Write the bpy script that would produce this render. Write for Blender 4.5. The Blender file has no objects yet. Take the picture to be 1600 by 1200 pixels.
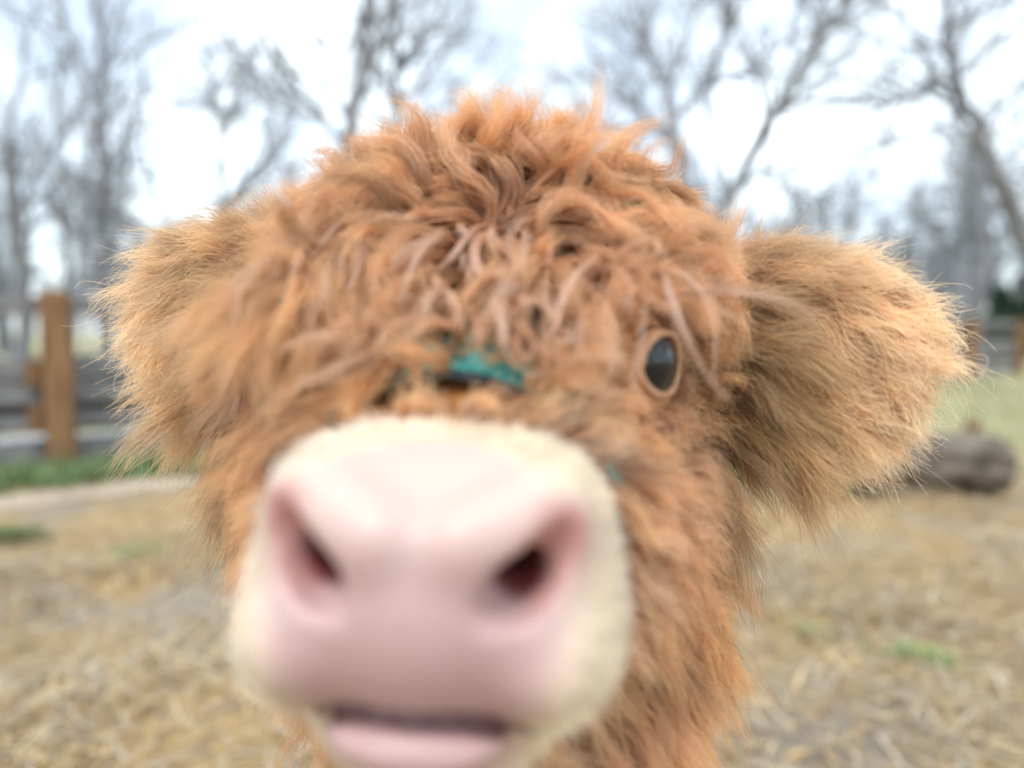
import bpy, bmesh, math, random
import numpy as np
from mathutils import Vector, Matrix

R_ = np.random.default_rng(7)
random.seed(7)
SC = bpy.context.scene
COL = SC.collection
rad = math.radians

# ------------------------------------------------------------------ camera
CAM_H = 0.95
FPX = 1100.0                      # focal length in pixels of the 1600 x 1200 photograph
PITCH = math.atan(80 / FPX)       # the horizon lies 80 px above the middle
cam = bpy.data.cameras.new('camera')
cam.sensor_width = 36.0
cam.lens = FPX / 1600 * 36.0
cam.clip_start = 0.01
cam.clip_end = 2000
cam.dof.use_dof = True
cam.dof.focus_distance = 0.465
cam.dof.aperture_fstop = 2.05
camo = bpy.data.objects.new('camera', cam)
COL.objects.link(camo)
camo.location = (0, 0, CAM_H)
camo.rotation_euler = (rad(90) - PITCH, 0, 0)
SC.camera = camo
C0 = np.array((0, 0, CAM_H))
FW = np.array((0, math.cos(PITCH), -math.sin(PITCH)))
UP = np.array((0, math.sin(PITCH), math.cos(PITCH)))
RT = np.array((1.0, 0, 0))
def W(px, py, d):
    """a photograph pixel at a given distance along the view axis -> world point"""
    return C0 + d * (FW + RT * (px - 800) / FPX + UP * (600 - py) / FPX)
def G(px, py, z=0.0):
    """the point where a photograph pixel meets the height z"""
    v = FW + RT * (px - 800) / FPX + UP * (600 - py) / FPX
    return C0 + v * ((z - CAM_H) / v[2])

# ------------------------------------------------------------------ sky, sun, exposure
SUN_EL, SUN_ROT = rad(62), rad(200)
world = bpy.data.worlds.new('World')
SC.world = world
world.use_nodes = True
nt = world.node_tree
nt.nodes.clear()
wout = nt.nodes.new('ShaderNodeOutputWorld')
bg = nt.nodes.new('ShaderNodeBackground')
bg.inputs['Strength'].default_value = 0.1
sky = nt.nodes.new('ShaderNodeTexSky')
sky.sky_type = 'NISHITA'
sky.sun_disc = False
sky.sun_elevation = SUN_EL
sky.sun_rotation = SUN_ROT
tc = nt.nodes.new('ShaderNodeTexCoord')
nz = nt.nodes.new('ShaderNodeTexNoise')
nz.inputs['Scale'].default_value = 2.2
nz.inputs['Detail'].default_value = 5
nz.inputs['Roughness'].default_value = 0.55
cr = nt.nodes.new('ShaderNodeValToRGB')          # how thick the cloud deck is
cr.color_ramp.elements[0].position = 0.46
cr.color_ramp.elements[0].color = (0.30, 0.30, 0.30, 1)
cr.color_ramp.elements[1].position = 0.65
cr.color_ramp.elements[1].color = (1, 1, 1, 1)
mx = nt.nodes.new('ShaderNodeMix')
mx.data_type = 'RGBA'
mx.inputs['B'].default_value = (15.6, 17.6, 18.8, 1)
nt.links.new(tc.outputs['Generated'], nz.inputs['Vector'])
nt.links.new(nz.outputs['Fac'], cr.inputs['Fac'])
nt.links.new(cr.outputs['Color'], mx.inputs['Factor'])
nt.links.new(sky.outputs['Color'], mx.inputs['A'])
nt.links.new(mx.outputs['Result'], bg.inputs['Color'])
nt.links.new(bg.outputs['Background'], wout.inputs['Surface'])

sl = bpy.data.lights.new('sun', 'SUN')
sl.energy = 1.5
sl.angle = rad(14)
sl.color = (1.0, 0.96, 0.9)
so = bpy.data.objects.new('sun', sl)
COL.objects.link(so)
so.rotation_euler = (rad(90) - SUN_EL, 0, rad(180) - SUN_ROT)
so.location = (0, -2, 6)
SC.view_settings.view_transform = 'Standard'
SC.view_settings.look = 'None'
SC.view_settings.gamma = 1.0
SC.view_settings.exposure = 0.62
SC.view_settings.use_curve_mapping = False
SC.cycles.use_denoising = True
SC.cycles.max_bounces = 6
SC.cycles.diffuse_bounces = 4
SC.cycles.glossy_bounces = 3
SC.cycles.transmission_bounces = 4
SC.cycles.use_adaptive_sampling = True
SC.cycles.adaptive_threshold = 0.02
SC.cycles.transparent_max_bounces = 8

# ------------------------------------------------------------------ helpers
def tag(o, label=None, cat=None, group=None, kind=None):
    for k, v in (('label', label), ('category', cat), ('group', group), ('kind', kind)):
        if v:
            o[k] = v
    return o
def empty(name, loc=(0, 0, 0), rz=0):
    o = bpy.data.objects.new(name, None)
    COL.objects.link(o)
    o.location = loc
    o.rotation_euler = (0, 0, rz)
    o.empty_display_size = 0.1
    return o
def link(name, me, mat, parent=None):
    o = bpy.data.objects.new(name, me)
    COL.objects.link(o)
    if mat is not None and not me.materials:
        me.materials.append(mat)
    if parent is not None:
        o.parent = parent
    return o
def mesh_np(name, v, f, smooth=True):
    """v (N,3); f list of index arrays with one face size each"""
    me = bpy.data.meshes.new(name)
    v = np.asarray(v, np.float32)
    fs = [np.asarray(q, np.int32) for q in (f if isinstance(f, list) else [f]) if len(q)]
    loops = np.concatenate([q.ravel() for q in fs])
    tot = np.concatenate([np.full(len(q), q.shape[1], np.int32) for q in fs])
    start = np.concatenate([[0], np.cumsum(tot)[:-1]]).astype(np.int32)
    me.vertices.add(len(v))
    me.vertices.foreach_set('co', v.ravel())
    me.loops.add(len(loops))
    me.loops.foreach_set('vertex_index', loops)
    me.polygons.add(len(tot))
    me.polygons.foreach_set('loop_start', start)
    me.polygons.foreach_set('loop_total', tot)
    me.update(calc_edges=True)
    me.polygons.foreach_set('use_smooth', np.full(len(tot), smooth))
    return me
def vcol(me, name, rgb):
    a = me.attributes.new(name, 'FLOAT_COLOR', 'POINT')
    c = np.ones((len(rgb), 4), np.float32)
    c[:, :3] = rgb
    a.data.foreach_set('color', c.ravel())
def unit(v):
    return v / np.maximum(np.linalg.norm(v, axis=-1, keepdims=True), 1e-9)
def sstep(a, b, x):
    t = np.clip((x - a) / (b - a), 0, 1)
    return t * t * (3 - 2 * t)

def mat_base(name, rough=0.8, spec=0.3):
    m = bpy.data.materials.new(name)
    m.use_nodes = True
    n = m.node_tree.nodes
    b = n['Principled BSDF']
    b.inputs['Roughness'].default_value = rough
    b.inputs['Specular IOR Level'].default_value = spec
    return m, m.node_tree, b
def mat_noise(name, c1, c2, scale=8, rough=0.85, stretch=(1, 1, 1), bump=0.0, bscale=None, p=(0.35, 0.65), c3=None, spec=0.3):
    m, t, b = mat_base(name, rough, spec)
    tcn = t.nodes.new('ShaderNodeTexCoord')
    mp = t.nodes.new('ShaderNodeMapping')
    mp.inputs['Scale'].default_value = stretch
    n = t.nodes.new('ShaderNodeTexNoise')
    n.inputs['Scale'].default_value = scale
    n.inputs['Detail'].default_value = 6
    r = t.nodes.new('ShaderNodeValToRGB')
    e = r.color_ramp.elements
    e[0].position, e[1].position = p
    e[0].color = (*c1, 1)
    e[1].color = (*c2, 1)
    if c3:
        q = e.new(min(0.98, p[1] + 0.15))
        q.color = (*c3, 1)
    t.links.new(tcn.outputs['Object'], mp.inputs['Vector'])
    t.links.new(mp.outputs['Vector'], n.inputs['Vector'])
    t.links.new(n.outputs['Fac'], r.inputs['Fac'])
    t.links.new(r.outputs['Color'], b.inputs['Base Color'])
    if bump:
        n2 = t.nodes.new('ShaderNodeTexNoise')
        n2.inputs['Scale'].default_value = bscale or scale * 2
        n2.inputs['Detail'].default_value = 5
        t.links.new(mp.outputs['Vector'], n2.inputs['Vector'])
        bp = t.nodes.new('ShaderNodeBump')
        bp.inputs['Strength'].default_value = bump
        bp.inputs['Distance'].default_value = 0.02
        t.links.new(n2.outputs['Fac'], bp.inputs['Height'])
        t.links.new(bp.outputs['Normal'], b.inputs['Normal'])
    return m
def mat_attr(name, attr='col', rough=0.85, spec=0.3):
    m, t, b = mat_base(name, rough, spec)
    a = t.nodes.new('ShaderNodeAttribute')
    a.attribute_name = attr
    t.links.new(a.outputs['Color'], b.inputs['Base Color'])
    return m, t, b, a

M_WOOD = mat_noise('post_wood', (0.15, 0.078, 0.036), (0.34, 0.19, 0.092), 4, 0.85, (9, 9, 0.6), 0.8, c3=(0.40, 0.25, 0.14))
M_RAIL = mat_noise('weathered_rail', (0.14, 0.135, 0.135), (0.26, 0.25, 0.245), 6, 0.85, (1, 8, 8), 0.4)
M_BARK = mat_noise('bark', (0.12, 0.118, 0.12), (0.24, 0.235, 0.235), 9, 0.9, (3, 3, 0.7), 0.5)
M_TWIG = mat_noise('twig_bark', (0.22, 0.225, 0.245), (0.34, 0.345, 0.365), 5, 0.9)  # pale winter bark, lightened further so the colour stands in for distance haze
M_LOG = mat_noise('old_log_bark', (0.045, 0.034, 0.026), (0.24, 0.20, 0.165), 7, 0.9, (0.8, 3, 3), 1.0)
M_LOGEND = mat_noise('old_log_end', (0.12, 0.11, 0.10), (0.24, 0.22, 0.20), 14, 0.9, (1, 1, 1), 0.6)
M_BLADE, _, _, _ = mat_attr('straw_and_grass', 'col', 0.7, 0.25)
M_PATH = mat_noise('pale_gravel', (0.34, 0.34, 0.34), (0.52, 0.52, 0.52), 3, 0.9, bump=0.3, bscale=60)
M_TRACK = mat_noise('trodden_earth', (0.34, 0.26, 0.185), (0.46, 0.37, 0.28), 2.5, 0.95, bump=0.4, bscale=40)
M_CLOD = mat_noise('brown_clod', (0.13, 0.06, 0.03), (0.22, 0.11, 0.06), 12, 0.9, bump=0.8)

# ------------------------------------------------------------------ ground
def ground_material():
    m, t, b = mat_base('paddock_earth', 0.95, 0.15)
    N, L = t.nodes, t.links
    tcn = N.new('ShaderNodeTexCoord')
    def noise(s, d=6, off=0, ro=0.55):
        mp = N.new('ShaderNodeMapping')
        mp.inputs['Location'].default_value = (off, off * 0.7, 0)
        n = N.new('ShaderNodeTexNoise')
        n.inputs['Scale'].default_value = s
        n.inputs['Detail'].default_value = d
        n.inputs['Roughness'].default_value = ro
        L.new(tcn.outputs['Object'], mp.inputs['Vector'])
        L.new(mp.outputs['Vector'], n.inputs['Vector'])
        return n.outputs['Fac']
    def ramp(src, stops):
        r = N.new('ShaderNodeValToRGB')
        e = r.color_ramp.elements
        while len(e) < len(stops):
            e.new(0.5)
        for q, (p, c) in zip(e, stops):
            q.position = p
            q.color = (*c, 1) if len(c) == 3 else c
        L.new(src, r.inputs['Fac'])
        return r.outputs['Color']
    def mix(f, a, bb):
        x = N.new('ShaderNodeMix')
        x.data_type = 'RGBA'
        L.new(f, x.inputs['Factor'])
        L.new(a, x.inputs['A'])
        L.new(bb, x.inputs['B'])
        return x.outputs['Result']
    earth = ramp(noise(9, 8), [(0.3, (0.16, 0.13, 0.10)), (0.5, (0.28, 0.235, 0.185)), (0.72, (0.38, 0.33, 0.27))])
    litter = ramp(noise(14, 9, 3, 0.7), [(0.3, (0.15, 0.085, 0.04)), (0.48, (0.37, 0.25, 0.12)), (0.7, (0.50, 0.37, 0.205))])
    fld = ramp(noise(1.3, 5, 9), [(0.32, (0.28, 0.30, 0.14)), (0.5, (0.40, 0.37, 0.22)), (0.7, (0.47, 0.40, 0.27))])
    cover = ramp(noise(1.1, 5, 5), [(0.36, (0, 0, 0)), (0.52, (1, 1, 1))])
    base = mix(cover, earth, litter)
    sep = N.new('ShaderNodeSeparateXYZ')
    L.new(tcn.outputs['Object'], sep.inputs['Vector'])
    far = N.new('ShaderNodeMapRange')
    far.inputs['From Min'].default_value = 4.2
    far.inputs['From Max'].default_value = 6.5
    L.new(sep.outputs['Y'], far.inputs['Value'])
    base = mix(far.outputs['Result'], base, fld)
    L.new(base, b.inputs['Base Color'])
    bp = N.new('ShaderNodeBump')
    bp.inputs['Strength'].default_value = 0.8
    bp.inputs['Distance'].default_value = 0.03
    L.new(noise(18, 9, 2, 0.7), bp.inputs['Height'])
    L.new(bp.outputs['Normal'], b.inputs['Normal'])
    return m
# one sheet to the horizon, finely divided and uneven near by
def ground():
    def axis(lim, fine, step):
        a = np.arange(-fine, fine + 1e-6, step)
        g = fine * (lim / fine) ** np.linspace(0, 1, 16)[1:]
        return np.concatenate([-g[::-1], a, g])
    X = axis(600, 7, 0.07)
    Y = axis(600, 7, 0.07)
    x, y = np.meshgrid(X, Y, indexing='ij')
    z = np.zeros_like(x)
    rg = np.random.default_rng(3)
    for k in range(26):
        w = rg.uniform(1.5, 14)
        a = rg.uniform(0, 6.28)
        z += 0.05 / (w + 1.5) * np.sin(w * (x * math.cos(a) + y * math.sin(a)) + rg.uniform(0, 6.28))
    fade = np.clip(1.6 - np.hypot(x, y) / 7, 0, 1)
    z = (z - 0.02) * fade - 0.012
    # firm footing under the calf's hooves
    for (hx, hy) in ((-.09, .76), (.09, .76), (-.1, 1.44), (.1, 1.44)):
        q = np.exp(-((x - hx) ** 2 + (y - hy) ** 2) / 0.02)
        z = z * (1 - q) + q * 0.0
    n, m = x.shape
    v = np.stack([x, y, z], -1).reshape(-1, 3)
    i, j = np.meshgrid(np.arange(n - 1), np.arange(m - 1), indexing='ij')
    a = (i * m + j).ravel()
    f = np.stack([a, a + m, a + m + 1, a + 1], -1)
    return tag(link('ground', mesh_np('ground', v, f), ground_material()), kind='structure'), (X, Y, z)
GROUND, (GX, GY, GZ) = ground()
def gz(x, y):
    i = np.clip(np.searchsorted(GX, x) - 1, 0, len(GX) - 2)
    j = np.clip(np.searchsorted(GY, y) - 1, 0, len(GY) - 2)
    u = (x - GX[i]) / (GX[i + 1] - GX[i])
    v = (y - GY[j]) / (GY[j + 1] - GY[j])
    return (GZ[i, j] * (1 - u) * (1 - v) + GZ[i + 1, j] * u * (1 - v) + GZ[i, j + 1] * (1 - u) * v + GZ[i + 1, j + 1] * u * v)

# the fence runs from the left foreground to the right background
FA = np.array((-3.28, 5.08))
FB = np.array((11.6, 16.1))
FD = (FB - FA) / np.linalg.norm(FB - FA)
FN = np.array((FD[1], -FD[0]))          # towards the camera
def fence_pt(s, off=0.0):
    p = FA + FD * s + FN * off
    return p
def drape(name, s0, s1, o0, o1, mat, seed, wob=0.05, lift=0.006, ns=70, nw=7):
    """a strip along the fence that follows the uneven ground"""
    rg = np.random.default_rng(seed)
    ss = np.linspace(s0, s1, ns)
    e0 = o0 + np.convolve(rg.normal(0, wob, ns + 4), np.ones(5) / 5, 'valid') * 2
    e1 = o1 + np.convolve(rg.normal(0, wob, ns + 4), np.ones(5) / 5, 'valid') * 2
    k = np.linspace(0, 1, nw)
    off = e0[:, None] * (1 - k) + e1[:, None] * k
    p = FA + FD * ss[:, None, None] + FN * off[..., None]
    x, y = p[..., 0].ravel(), p[..., 1].ravel()
    z = gz(x, y) + (lift + 0.01 * np.sin(np.pi * np.tile(k, ns)))
    i, j = np.meshgrid(np.arange(ns - 1), np.arange(nw - 1), indexing='ij')
    a = (i * nw + j).ravel()
    me = mesh_np(name, np.stack([x, y, z], -1), np.stack([a, a + nw, a + nw + 1, a + 1], -1))
    return tag(link(name, me, mat), kind='structure')
drape('path', -12, 8, -0.85, -1.9, M_PATH, 4, 0.03)
drape('dirt_track', -9, 6, 1.32, 0.92, M_TRACK, 5, 0.06)

# ------------------------------------------------------------------ tubes
def tube(path, r, sides, V, F, caps=False):
    path = np.asarray(path, float)
    n = len(path)
    r = np.broadcast_to(np.asarray(r, float), (n,))
    t = np.gradient(path, axis=0)
    t = unit(t)
    ref = np.array((0.31, 0.17, 0.94)) if abs(t[0][2]) < 0.9 else np.array((0.96, 0.2, 0.1))
    a = unit(np.cross(t, ref))
    b = np.cross(t, a)
    ang = np.arange(sides) * 2 * math.pi / sides
    ring = path[:, None] + r[:, None, None] * (np.cos(ang)[None, :, None] * a[:, None] + np.sin(ang)[None, :, None] * b[:, None])
    base = sum(len(q) for q in V)
    V.append(ring.reshape(-1, 3))
    i, j = np.meshgrid(np.arange(n - 1), np.arange(sides), indexing='ij')
    j2 = (j + 1) % sides
    F.append((base + np.stack([i * sides + j, i * sides + j2, (i + 1) * sides + j2, (i + 1) * sides + j], -1)).reshape(-1, 4))
def tube_mesh(name, V, F):
    return mesh_np(name, np.concatenate(V), np.concatenate(F))

# ------------------------------------------------------------------ fence
def rounded_box(sx, sy, sz, bev=0.012, seg=2):
    bm = bmesh.new()
    bmesh.ops.create_cube(bm, size=1)
    bmesh.ops.scale(bm, vec=(sx, sy, sz), verts=bm.verts)
    bmesh.ops.bevel(bm, geom=bm.edges[:], offset=bev, segments=seg, affect='EDGES')
    me = bpy.data.meshes.new('box')
    bm.to_mesh(me)
    bm.free()
    return me
def build_fence():
    t = empty('wooden_fence', (FA[0], FA[1], 0))
    tag(t, 'wooden post and rail fence with brown posts and grey boards along the paddock', 'fence')
    rz = math.atan2(FD[1], FD[0])
    post = rounded_box(0.19, 0.17, 1.31, 0.03, 3)
    gap = 2.65
    L = gap - 0.02
    rails = {}
    for i in range(-2, 8):
        s = i * gap
        p = fence_pt(s) - FA
        o = link('post', post, M_WOOD, t)
        o.location = (p[0], p[1], 0.595 + 0.006 * random.uniform(-1, 1))
        o.rotation_euler = (random.uniform(-.012, .012), random.uniform(-.012, .012), rz)
        if i == 7:
            break
        for k, (z, h, off, th) in enumerate(((1.155, 0.13, -0.105, 0.045), (0.70, 0.15, -0.105, 0.035), (0.50, 0.15, -0.105, 0.035), (0.30, 0.10, -0.105, 0.035), (0.10, 0.17, -0.105, 0.04))):
            if (h, th) not in rails:
                rails[(h, th)] = rounded_box(L, th, h, 0.008, 1)
            q = fence_pt(s + gap / 2, off) - FA
            o = link('rail', rails[(h, th)], M_RAIL, t)
            o.location = (q[0], q[1], z + random.uniform(-.012, .012))
            o.rotation_euler = (random.uniform(-.02, .02), random.uniform(-.006, .006), rz)
    for z in (0.66, 0.33):
        q = fence_pt(-0.14, -0.04) - FA
        o = link('rail_block', rounded_box(0.10, 0.09, 0.2, 0.012), M_WOOD, t)
        o.location = (q[0], q[1], z)
        o.rotation_euler = (0, 0, rz)
    return t
build_fence()

# ------------------------------------------------------------------ fallen log, clod
def build_log():
    a = G(1300, 765) + np.array((0, 0.05, 0.155))
    b = G(1572, 768) + np.array((0, 0.10, 0.165))
    n, sides = 22, 26
    rg = np.random.default_rng(11)
    ax = unit((b - a)[None])[0]
    u = unit(np.cross(ax, (0, 0, 1))[None])[0]
    w = np.cross(u, ax)
    ph = rg.uniform(0, 6.28, 6)
    V = []
    ang = np.arange(sides) * 2 * math.pi / sides
    for i in range(n):
        s = i / (n - 1)
        rr = 0.150 + 0.02 * s + 0.008 * math.sin(9 * s)
        prof = rr * (1 + 0.08 * np.sin(2 * ang + ph[0] + s) + 0.06 * np.sin(5 * ang + ph[1] + 2 * s) + 0.05 * np.sin(9 * ang + ph[2] + 7 * s) + 0.08 * np.exp(-((s - .62) / .09) ** 2 - ((ang - 2.2) / .35) ** 2) - 0.16 * np.exp(-((s - .35) / .12) ** 2 - ((ang - 1.3) / .5) ** 2) + rg.normal(0, 0.045, sides))
        c = a + (b - a) * s + w * 0.012 * math.sin(5 * s)
        V.append(c + prof[:, None] * (np.cos(ang)[:, None] * u + np.sin(ang)[:, None] * w))
    v = np.concatenate(V)
    i, j = np.meshgrid(np.arange(n - 1), np.arange(sides), indexing='ij')
    f = np.stack([i * sides + j, (i + 1) * sides + j, (i + 1) * sides + (j + 1) % sides, i * sides + (j + 1) % sides], -1).reshape(-1, 4)
    t = empty('log', ((a + b) / 2) * (1, 1, 0))
    tag(t, 'short grey weathered log lying on the straw', 'log')
    o = tuple(t.location)
    link('bark', mesh_np('bark', v - o, f), M_LOG, t)
    for k, ring, d in ((0, V[0], -1), (1, V[-1], 1)):
        c = ring.mean(0)
        rings = [c + (ring - c) * q + ax * d * e for q, e in ((1.0, 0.0), (0.93, 0.006), (0.6, 0.002 + 0.004 * k), (0.25, -0.004))]
        vv = np.concatenate(rings + [[c]])
        ff = [[], []]
        for q in range(3):
            for j in range(sides):
                ff[0].append((q * sides + j, (q + 1) * sides + j, (q + 1) * sides + (j + 1) % sides, q * sides + (j + 1) % sides))
        for j in range(sides):
            ff[1].append((3 * sides + j, 4 * sides, 3 * sides + (j + 1) % sides))
        link('cut_end', mesh_np('cut_end', vv - o, ff), M_LOGEND, t)
build_log()
def build_clod(px, py, r, label):
    c = G(px, py)
    bm = bmesh.new()
    bmesh.ops.create_icosphere(bm, subdivisions=3, radius=r)
    rg = random.Random(5)
    ks = [(Vector((rg.gauss(0, 1), rg.gauss(0, 1), rg.gauss(0, 1))), rg.uniform(0, 6)) for _ in range(7)]
    for v in bm.verts:
        d = v.co.normalized()
        v.co *= 1 + sum(0.07 * math.sin(3 * k.dot(d) + p) for k, p in ks)
        v.co.z *= 0.75
    me = bpy.data.meshes.new('clod')
    bm.to_mesh(me)
    bm.free()
    for p in me.polygons:
        p.use_smooth = True
    o = link('clod', me, M_CLOD)
    o.location = (c[0], c[1], r * 0.5)
    tag(o, label, 'clod')
build_clod(1519, 672, 0.075, 'small reddish brown clod of earth on the grass beyond the log')

# ------------------------------------------------------------------ bare trees
def wander(rg, p, d, length, n, jit, lift):
    pts = [p]
    d = d / np.linalg.norm(d)
    for i in range(n):
        d = d + rg.normal(0, jit, 3) + np.array((0, 0, lift))
        d = d / np.linalg.norm(d)
        pts.append(pts[-1] + d * length / n)
    return np.array(pts)
def branch_out(rg, path, r0, r1, level, out, dens=1.0, lo=0.15, spread=1.0):
    """side shoots along a limb, recursively"""
    if level == 0:
        return
    seg = np.linalg.norm(np.diff(path, axis=0), axis=1)
    L = seg.sum()
    n = max(2, int(L * (2.4, 4.4, 5.0)[3 - level] * dens))
    for k in range(n):
        s = rg.uniform(lo, 1.0) if level < 3 else rg.uniform(lo, 1.0)
        i = min(int(s * (len(path) - 1)), len(path) - 2)
        u = s * (len(path) - 1) - i
        p = path[i] * (1 - u) + path[i + 1] * u
        t = unit((path[i + 1] - path[i])[None])[0]
        rr = r0 + (r1 - r0) * s
        q = rg.normal(0, 1, 3)
        q -= t * q.dot(t)
        q = unit(q[None])[0]
        d = t * rg.uniform(0.5, 1.1) + q * rg.uniform(0.5, 1.0) * spread
        ln = (2.3, 1.15, 0.6)[3 - level] * rg.uniform(0.5, 1.25) * (1.15 - 0.55 * s)
        m = (6, 4, 3)[3 - level]
        pt = wander(rg, p, d, ln, m, 0.16, 0.06)
        ra = min(rr * 0.62, (0.042, 0.020, 0.012)[3 - level])
        rb = ra * 0.45
        out.append((pt, np.linspace(ra, rb, len(pt)), (5, 4, 3)[3 - level]))
        branch_out(rg, pt, ra, rb, level - 1, out, dens)
def bare_tree(label, d, trunk, limbs, seed, dens=1.0, group=None, level=3, top=3):
    """trunk/limbs: polylines of (px, py, width px) at distance d"""
    rg = np.random.default_rng(seed)
    def poly(pl, y0=0.0, wob=0.35):
        pts = np.array([W(x, y, d) for x, y, w in pl])
        rr = np.array([w * d / FPX / 2 for x, y, w in pl])
        n = 4 * (len(pl) - 1) + 1
        s = np.linspace(0, len(pl) - 1, n)
        i = np.minimum(s.astype(int), len(pl) - 2)
        u = (s - i)[:, None]
        q = pts[i] * (1 - u) + pts[i + 1] * u
        r = rr[i] * (1 - u[:, 0]) + rr[i + 1] * u[:, 0]
        q[1:-1] += rg.normal(0, 0.03, (n - 2, 3))
        q[:, 1] += y0 * np.linspace(0, 1, n)
        return q, r
    tp, tr = poly(trunk)
    base = tp[0].copy()
    tp[0, 2] = -0.15
    V, F = [], []
    tr = tr.copy()
    tr[0] *= 1.5
    tube(tp, tr, 10, V, F)
    t = empty('bare_tree', (base[0], base[1], 0))
    tag(t, label, 'tree', group)
    org = np.array((base[0], base[1], 0))
    link('trunk', mesh_np('trunk', np.concatenate(V) - org, np.concatenate(F)), M_BARK, t)
    out = []
    for k, lb in enumerate(limbs):
        lp, lr = poly(lb, rg.uniform(-1.6, 1.6))
        out.append((lp, lr, 7))
        branch_out(rg, lp, lr[0], lr[-1], level, out, dens)
    branch_out(rg, tp, tr[1], tr[-1], level, out, dens * 0.75, lo=0.45)
    V, F = [], []
    for p, r, s in out:
        tube(p, r, s, V, F)
    link('crown', mesh_np('crown', np.concatenate(V) - org, np.concatenate(F)), M_TWIG, t)
    return len(out)
bare_tree('slender bare tree behind the fence post, its trunk forking into a tall V', 10.5,
          [(163, 590, 22), (162, 450, 18), (160, 330, 16), (160, 190, 15)],
          [[(160, 190, 13), (135, 120, 11), (108, 50, 9), (90, -40, 7)], [(160, 190, 11), (188, 110, 10), (205, 40, 8), (214, -40, 7)],
           [(161, 330, 7), (190, 260, 6), (215, 190, 4)]], 21, 0.7)
bare_tree('dark twiggy bare tree above the grey fence rail', 11.5,
          [(40, 580, 26), (36, 460, 22), (25, 330, 20), (14, 220, 15)],
          [[(14, 220, 12), (5, 120, 9), (-10, 20, 6)], [(25, 330, 12), (60, 220, 9), (95, 130, 6)], [(25, 330, 10), (-20, 240, 8), (-50, 150, 6)],
           [(36, 440, 9), (70, 360, 7), (90, 300, 5)]], 22, 0.85)
bare_tree('thin young bare tree between the V-forked tree and the twiggy one', 14,
          [(104, 570, 15), (102, 430, 12), (103, 330, 10)],
          [[(103, 330, 8), (110, 250, 6), (95, 170, 4)], [(103, 330, 7), (85, 270, 5), (70, 200, 4)], [(102, 400, 6), (125, 330, 5), (140, 260, 4)]], 23, 0.9)
bare_tree('leaning bare tree with arching limbs behind the pale ear', 12.5,
          [(300, 585, 20), (315, 440, 17), (350, 330, 15)],
          [[(350, 330, 13), (335, 240, 10), (360, 140, 8), (380, 30, 6)], [(350, 330, 12), (400, 230, 10), (385, 190, 8), (360, 150, 6)],
           [(350, 330, 10), (430, 250, 8), (455, 160, 6), (440, 60, 4)], [(315, 440, 10), (265, 350, 8), (250, 240, 6), (260, 110, 5)]], 24, 0.8)
bare_tree('straight dark bare tree rising just behind the curly forelock', 9.5,
          [(535, 610, 30), (540, 400, 26), (545, 220, 24), (565, 120, 20), (574, 20, 17), (580, -60, 15)],
          [[(548, 200, 13), (520, 140, 10), (500, 70, 7)], [(558, 150, 11), (600, 90, 8), (640, 30, 6)], [(545, 230, 12), (500, 170, 9), (470, 120, 6)]], 25, 0.7)
bare_tree('tall hazy bare tree standing close behind the straight dark one', 15,
          [(640, 580, 20), (632, 380, 17), (622, 180, 15), (618, 60, 13), (612, -50, 10)],
          [[(622, 180, 10), (670, 120, 8), (720, 80, 5)], [(620, 120, 9), (650, 50, 7), (690, -20, 5)], [(626, 230, 9), (680, 190, 7), (735, 150, 5)],
           [(620, 160, 8), (585, 100, 6), (570, 40, 5)]], 26, 1.0)
bare_tree('broad bare tree with a fan of thick spreading limbs over the round brow', 10,
          [(1105, 620, 46), (1098, 480, 40), (1090, 360, 36)],
          [[(1090, 360, 30), (1072, 240, 25), (1060, 130, 20), (1045, 60, 15), (1010, -20, 10)], [(1066, 180, 15), (1105, 110, 12), (1122, 40, 10), (1132, -50, 8)],
           [(1060, 230, 12), (1010, 160, 10), (960, 110, 8), (915, 50, 6)], [(1095, 400, 24), (1145, 290, 20), (1190, 195, 17), (1235, 110, 13), (1290, 30, 10), (1340, -40, 7)],
           [(1165, 250, 11), (1210, 160, 9), (1225, 110, 7), (1230, 0, 5)], [(1080, 300, 10), (1030, 260, 8), (990, 190, 6), (950, 150, 5)]], 27, 1.1)
bare_tree('bare tree with a long limb sweeping out towards the spreading tree', 10,
          [(1662, 600, 40), (1650, 470, 34), (1605, 370, 28), (1560, 280, 24), (1520, 190, 20), (1488, 90, 16), (1470, -30, 10)],
          [[(1500, 130, 12), (1440, 130, 9), (1380, 170, 7), (1330, 200, 5)], [(1500, 120, 11), (1560, 60, 9), (1610, 0, 7)], [(1530, 210, 10), (1580, 130, 8), (1600, 60, 6)],
           [(1485, 90, 11), (1430, 30, 8), (1380, -20, 6)], [(1560, 280, 10), (1600, 220, 8), (1640, 160, 6)], [(1480, 60, 10), (1530, -10, 8)]], 28, 0.95)
bare_tree('small upright bare tree above the far end of the fence', 19,
          [(1524, 570, 20), (1525, 470, 17), (1530, 400, 14), (1528, 330, 11)],
          [[(1530, 400, 9), (1490, 330, 7), (1460, 270, 5)], [(1529, 370, 8), (1570, 310, 6), (1590, 250, 5)], [(1528, 330, 8), (1520, 260, 6), (1535, 200, 4)],
           [(1526, 430, 8), (1570, 380, 6), (1600, 330, 4)], [(1526, 430, 8), (1480, 390, 6), (1440, 330, 4)]], 29, 1.15)

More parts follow.
